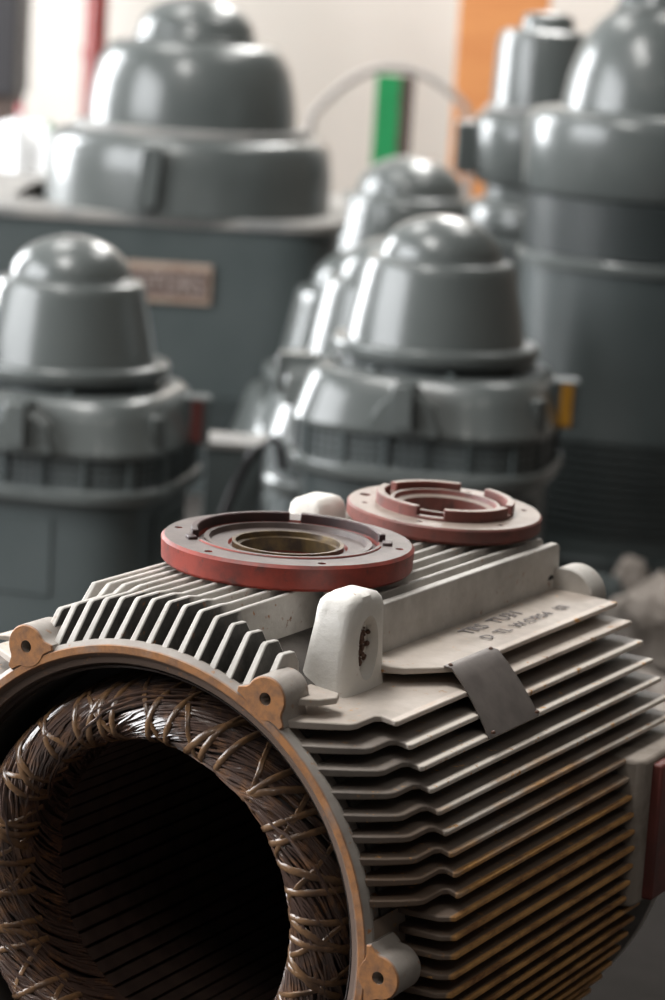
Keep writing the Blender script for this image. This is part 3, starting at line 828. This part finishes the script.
# huge motor at the left
def huge_motor():
    D = 8.0; top = ray_at(198, -4, D); s = D / FPX * 1.01
    root = empty('huge_vertical_motor', (top.x, top.y, 0), 0, 'huge grey vertical motor with tall stepped dome and tan nameplate', 'motor')
    Y = lambda px: top.z - px * s
    P = lambda pr: [(r * s, Y(h)) for r, h in pr]
    MB().lathe([(0.0, Y(0))] + [(58 * s * math.sin(i * PI / 2 / 9), Y(38 - 38 * math.cos(i * PI / 2 / 9))) for i in range(1, 10)] + P([(60, 40), (60, 44)]), 72).build('dome_cap', M['grey'], root, 40)
    MB().lathe(P([(58, 43), (72, 44), (80, 47), (87, 53), (94, 66), (99, 85), (102, 108), (102, 126)]), 72).build('dome', M['grey'], root, 40)
    MB().lathe(P([(90, 124), (114, 124), (116, 127), (116, 131), (100, 133)]), 72).build('dome_flange', M['dust'], root, 30)
    MB().lathe(P([(100, 131), (126, 132), (134, 136), (138, 144), (140, 165), (140, 204)]), 72).build('drum', M['grey'], root, 40)
    # square plate and wide housing, reaching further left
    cx = -52 * s
    bevel(MB().lathe(P([(120, 203), (208, 203), (210, 205), (210, 213), (120, 214)]), 96, sup=7, c=(cx, 0.25, 0)).build('top_plate', M['dust'], root, 35), 0.003, 1)
    MB().lathe(P([(204, 213), (204, 300)]) + [(204 * s, 0.05), (204 * s, 0.0)], 96, sup=7, c=(cx, 0.25, 0)).build('housing', M['grey2'], root)
    yf = 0.25 - 204 * s - 0.012
    MB().box((48 * s, yf + 0.004, Y(410)), (200 * s, 0.016, 72 * s)).build('air_grille', M['greyd'], root, 0)
    g = None
    for i in range(11):
        o = MB().box((48 * s, yf - 0.006, Y(378) - i * 6.2 * s), (200 * s, 0.012, 2.4 * s)).build('grille_bar', M['grey2'], root, 0)
    # step bracket on the drum
    bevel(MB().prism([(-26, 140), (-12, 138), (-6, 142), (-10, 196), (-30, 198)], lambda x, h, sd: (x * s - 10 * s, -(128 if sd == 0 else 150) * s, Y(h))).build('bracket', M['grey'], root, 30), 0.004, 1)
    # nameplate
    a = ray_at(126, 266, D + yf); b2 = ray_at(211, 300, D + yf)
    cxp, czp = (a.x + b2.x) / 2 - top.x, (a.z + b2.z) / 2
    w, h = (b2.x - a.x), 0.118
    np_ = bevel(MB().box((cxp, yf + 0.004, czp), (w, 0.02, h)).build('nameplate', M['npframe'], root, 0), 0.006, 2)
    MB().box((cxp, yf - 0.0072, czp), (w * 0.90, 0.004, h * 0.66)).build('nameplate_field', M['npback'], np_, 0)
    mw = Matrix(((1, 0, 0, cxp + w * 0.41), (0, 0, -1, yf - 0.011), (0, 1, 0, czp - 0.027), (0, 0, 0, 1)))
    text_mesh('MOTORS', 0.078, M['nplet'], np_, mw, 0.0012, 'nameplate_lettering', 'RIGHT', 0.82)
huge_motor()

def tall_motor():
    D = 6.9; u0 = 660; top = ray_at(u0, -22, D); s = D / FPX * 1.01
    root = empty('tall_vertical_motor', (top.x, top.y, 0), 0, 'tall dark grey vertical motor at the right edge', 'motor')
    Y = lambda px: top.z - px * s
    P = lambda pr: [(r * s, Y(h)) for r, h in pr]
    MB().lathe([(0.0, Y(0)), (14 * s, Y(1)), (26 * s, Y(5)), (34 * s, Y(12)), (37 * s, Y(22)), (40 * s, Y(30)), (44 * s, Y(33))], 64).build('dome_cap', M['grey'], root, 40)
    MB().lathe(P([(38, 31), (44, 34), (54, 42), (64, 55), (73, 73), (80, 95), (84, 118), (85, 130)]), 64).build('dome', M['grey'], root, 40)
    MB().lathe(P([(80, 128), (100, 128), (112, 131), (117, 137), (119, 146), (118, 205), (112, 212), (100, 214)]), 72).build('drum', M['grey'], root, 40)
    for i in range(9):
        MB().lathe(P([(104, 214 + i * 6), (114, 213 + i * 6), (114, 217 + i * 6), (104, 218 + i * 6)]), 64, closed=True).build('louvre', M['greyd'], root, 30)
    MB().lathe(P([(104, 212), (104, 270)]), 48).build('inner_drum', M['greyd'], root)
    MB().lathe(P([(104, 268), (117, 268), (119, 271), (118, 279), (112, 281)]), 72).build('flange', M['grey'], root, 30)
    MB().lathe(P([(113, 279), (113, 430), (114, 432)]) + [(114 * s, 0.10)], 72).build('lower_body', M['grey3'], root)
    for i in range(12):
        MB().lathe(P([(112, 440 + i * 8), (117, 440 + i * 8), (117, 443 + i * 8), (112, 443 + i * 8)]), 64, closed=True).build('louvre', M['greyd'], root, 30)
    MB().lathe([(114 * s, 0.10), (128 * s, 0.09), (128 * s, 0.02), (120 * s, 0.0)], 64).build('base_flange', M['greyd'], root)
tall_motor()

def rear_motor():
    D = 8.4; u0 = 549; top = ray_at(u0, 14, D); s = D / FPX * 1.01
    root = empty('stepped_vertical_motor', (top.x, top.y, 0), 0, 'grey stepped motor before the orange board, behind the tall right motor', 'motor')
    Y = lambda px: top.z - px * s
    P = lambda pr: [(r * s, Y(h)) for r, h in pr]
    MB().lathe([(0, Y(-2))] + P([(14, -1), (22, 1), (25, 5), (26, 16)]), 40).build('top_cap', M['grey'], root, 40)
    MB().lathe(P([(20, 15), (40, 16), (45, 19), (48, 30), (50, 90)]), 48).build('drum', M['grey'], root, 40)
    MB().lathe(P([(40, 88), (54, 90), (56, 95), (50, 98)]), 48).build('flange', M['dust'], root, 30)
    MB().lathe(P([(44, 96), (60, 98), (66, 104), (68, 116), (66, 150), (60, 164), (50, 168)]), 48).build('middle_drum', M['grey'], root, 40)
    bevel(MB().box((-70 * s, -0.02, Y(132)), (24 * s, 0.12, 50 * s)).build('terminal_box', M['grey'], root, 0), 0.008, 2)
    MB().lathe(P([(50, 166), (50, 180), (62, 184), (66, 190), (66, 206), (58, 212), (64, 216), (64, 228), (60, 232)]) + [(60 * s, 0.0)], 48).build('lower_drum', M['grey'], root, 40)
rear_motor()

# ------------------------------------------------------------------ other background things
# grey cabinet with cable
a = ray_at(206, 446, 5.85); c_ = ray_at(264, 446, 5.85)
w = c_.x - a.x
cab = empty('grey_switch_box', ((a.x + c_.x) / 2, 5.85 + 0.07, 0), R(-2), 'plain grey switch box between the left and middle pump motors', 'box')
bevel(MB().box((0, 0, a.z / 2), (w, 0.14, a.z)).build('cabinet', M['grey2'], cab, 0), 0.006, 2)
MB().box((0, 0, a.z + 0.004), (w + 0.012, 0.152, 0.012)).build('lid', M['dust'], cab, 0)
p0, p1, p2, p3 = ray_at(222, 520, 5.80), ray_at(238, 480, 5.80), ray_at(254, 452, 5.80), ray_at(276, 436, 5.80)
pts = [ray_at(212, 640, 5.80), ray_at(215, 560, 5.80), p0, p1, p2, p3, ray_at(284, 470, 5.80)]
tag(MB().tube(pts, 0.011, 10).build('black_cable', M['black'], smooth=50), 'dark cable looping in front of the grey switch box', 'cable')

# orange board and green column against the back wall
def upright_box(name, u0, u1, v0, v1, D, depth, mat, label, cat, zmin=0.0):
    a = ray_at(u0, v0, D); b2 = ray_at(u1, v0, D); t = ray_at((u0 + u1) / 2, v0, D).z
    o = bevel(MB().box((0, 0, (t - zmin) / 2), (b2.x - a.x, depth, t - zmin)).build(name, mat, None, 0), 0.01, 1)
    o.location = ((a.x + b2.x) / 2, D + depth / 2, zmin)
    return tag(o, label, cat)
upright_box('orange_board', 470, 562, -140, 0, 13.2, 0.06, M['orange'], 'orange plywood board standing against the cream back wall', 'board')
gc = empty('green_column', ray_at(391, 172, 12.0), 0, 'green steel column with dark brown edge by the cream wall', 'column')
g0 = ray_at(377, 74, 12.0); g1 = ray_at(401, 74, 12.0); g2 = ray_at(415, 74, 12.0)
gc.location = (g0.x + 0.06, 12.0, 0)
MB().box(((g1.x - g0.x) / 2 - 0.06, 0, g0.z / 2), (g1.x - g0.x, 0.10, g0.z)).build('green_web', M['greenp'], gc, 0)
MB().box(((g1.x + g2.x) / 2 - g0.x - 0.06, 0.02, g0.z / 2), (g2.x - g1.x, 0.14, g0.z)).build('brown_edge', M['brown'], gc, 0)
# hoop of cable
pts = []
for i in range(17):
    t = i / 16
    u = 312 + (466 - 312) * t
    v = 135 - 66 * math.sin(PI * (0.06 + 0.84 * t)) ** 0.8 - 2
    pts.append(ray_at(u, v, 11.6))
pts = [Vector((pts[0].x - 0.05, pts[0].y, 0.01)), Vector((pts[0].x - 0.04, pts[0].y, 0.5))] + pts + [Vector((pts[-1].x + 0.05, pts[-1].y, 0.5)), Vector((pts[-1].x + 0.06, pts[-1].y, 0.01))]
tag(MB().tube(pts, 0.018, 8).build('cable_hoop', M['hoop'], smooth=50), 'thin grey cable hoop arching over the green column', 'cable')
# red pipe
a = ray_at(97, 0, 12.5)
rp = empty('red_pipe', (a.x, 12.5, 0), 0, 'red vertical pipe on the cream wall at upper left', 'pipe')
MB().tube([(0, 0, 0.0), (0, 0, 5.44)], 0.053, 20).build('pipe', M['redpipe'], rp)
MB().tube([(0, 0, 1.10), (0, 0, 1.16)], 0.063, 20).build('coupling', M['redpipe'], rp)
# dark shelf unit far left
a = ray_at(24, 30, 12.8)
sh = empty('dark_shelf_unit', (a.x - 0.45, 12.8, 0), 0, 'tall black cabinet at the far upper left', 'cabinet')
bevel(MB().box((0, 0, 1.9), (0.90, 0.5, 2.0)).build('upper_case', M['black'], sh, 0), 0.01, 1)
MB().box((0, 0.02, 0.45), (0.86, 0.46, 0.90)).build('lower_case', M['brown'], sh, 0)
# white bench with jugs at far left
D = 10.4
tb0 = ray_at(20, 188, D)
tbl = empty('white_side_table', (tb0.x - 0.2, D + 0.3, 0), 0, 'pale table far left behind the huge motor', 'table')
MB().box((0, 0, tb0.z - 0.02), (1.3, 0.6, 0.04)).build('table_top', M['dust'], tbl, 0)
for x in (-0.6, 0.6):
    for y in (-0.25, 0.25): MB().box((x, y, (tb0.z - 0.04) / 2), (0.05, 0.05, tb0.z - 0.04)).build('leg', M['dust'], tbl, 0)
def jug(u, h, r, mat, capmat, label):
    x = ray_at(u, 188, D + 0.15)
    j = empty('plastic_jug', (x.x, D + 0.25, tb0.z), 0, label, 'jug', 'jugs on the far left table')
    MB().lathe([(0, 0.0), (r, 0.0), (r, h * 0.6), (r * 0.85, h * 0.75), (r * 0.35, h * 0.88), (r * 0.3, h)], 24).build('jug_body', mat, j)
    MB().lathe([(r * 0.36, h * 0.93), (r * 0.36, h * 1.06), (0, h * 1.07)], 16).build('jug_cap', capmat, j)
jug(14, 0.30, 0.034, M['whitepl'], M['pinkred'], 'white jug with red cap on the far left table')
jug(44, 0.24, 0.034, M['whitepl'], M['greenpl'], 'white jug with green cap on the far left table')

# heap of rags and parts on the floor at the right
def rag(u, v, D, sx, sy, sz, mat, label, seed, cat='rag', zbase=0.0):
    p = ray_at(u, v, D)
    bm = bmesh.new(); bmesh.ops.create_icosphere(bm, subdivisions=4, radius=1.0)
    for vt in bm.verts:
        n = noise.multi_fractal(vt.co * 1.4 + Vector((seed * 7.1, 0, 0)), 0.8, 2.1, 4)
        vt.co *= 0.75 + 0.22 * n
        vt.co = Vector((vt.co.x * sx, vt.co.y * sy, max(vt.co.z, -0.55) * sz))
    me = bpy.data.meshes.new('crumpled_rag'); bm.to_mesh(me); bm.free(); me.materials.append(mat)
    zmin = min(vt.co.z for vt in me.vertices) - zbase
    o = bpy.data.objects.new('crumpled_rag', me); COL.objects.link(o)
    o.location = (p.x, p.y, -zmin)
    return tag(o, label, cat, 'rags on the floor at the right' if cat == 'rag' else None)
rag(657, 610, 5.9, 0.12, 0.10, 0.13, M['bag'], 'big pale crumpled cloth bundle at the right edge', 1)
rag(644, 660, 5.42, 0.10, 0.08, 0.07, M['bag'], 'low pale cloth bundle in front of the big one', 2)
rag(605, 590, 6.15, 0.055, 0.055, 0.10, M['bagd'], 'dark teal crumpled cloth beside the stator corner', 3)
rag(629, 576, 6.4, 0.045, 0.04, 0.10, M['bag'], 'small pinkish cloth lump behind the teal one', 4)
rag(612, 625, 5.75, 0.05, 0.05, 0.06, M['bagd'], 'flat dull cloth lump left of the big pale bundle', 5)
rag(22, 188, D + 0.42, 0.17, 0.08, 0.16, M['whitepl'], 'bulging white plastic bag on the far left table', 6, 'bag', tb0.z)
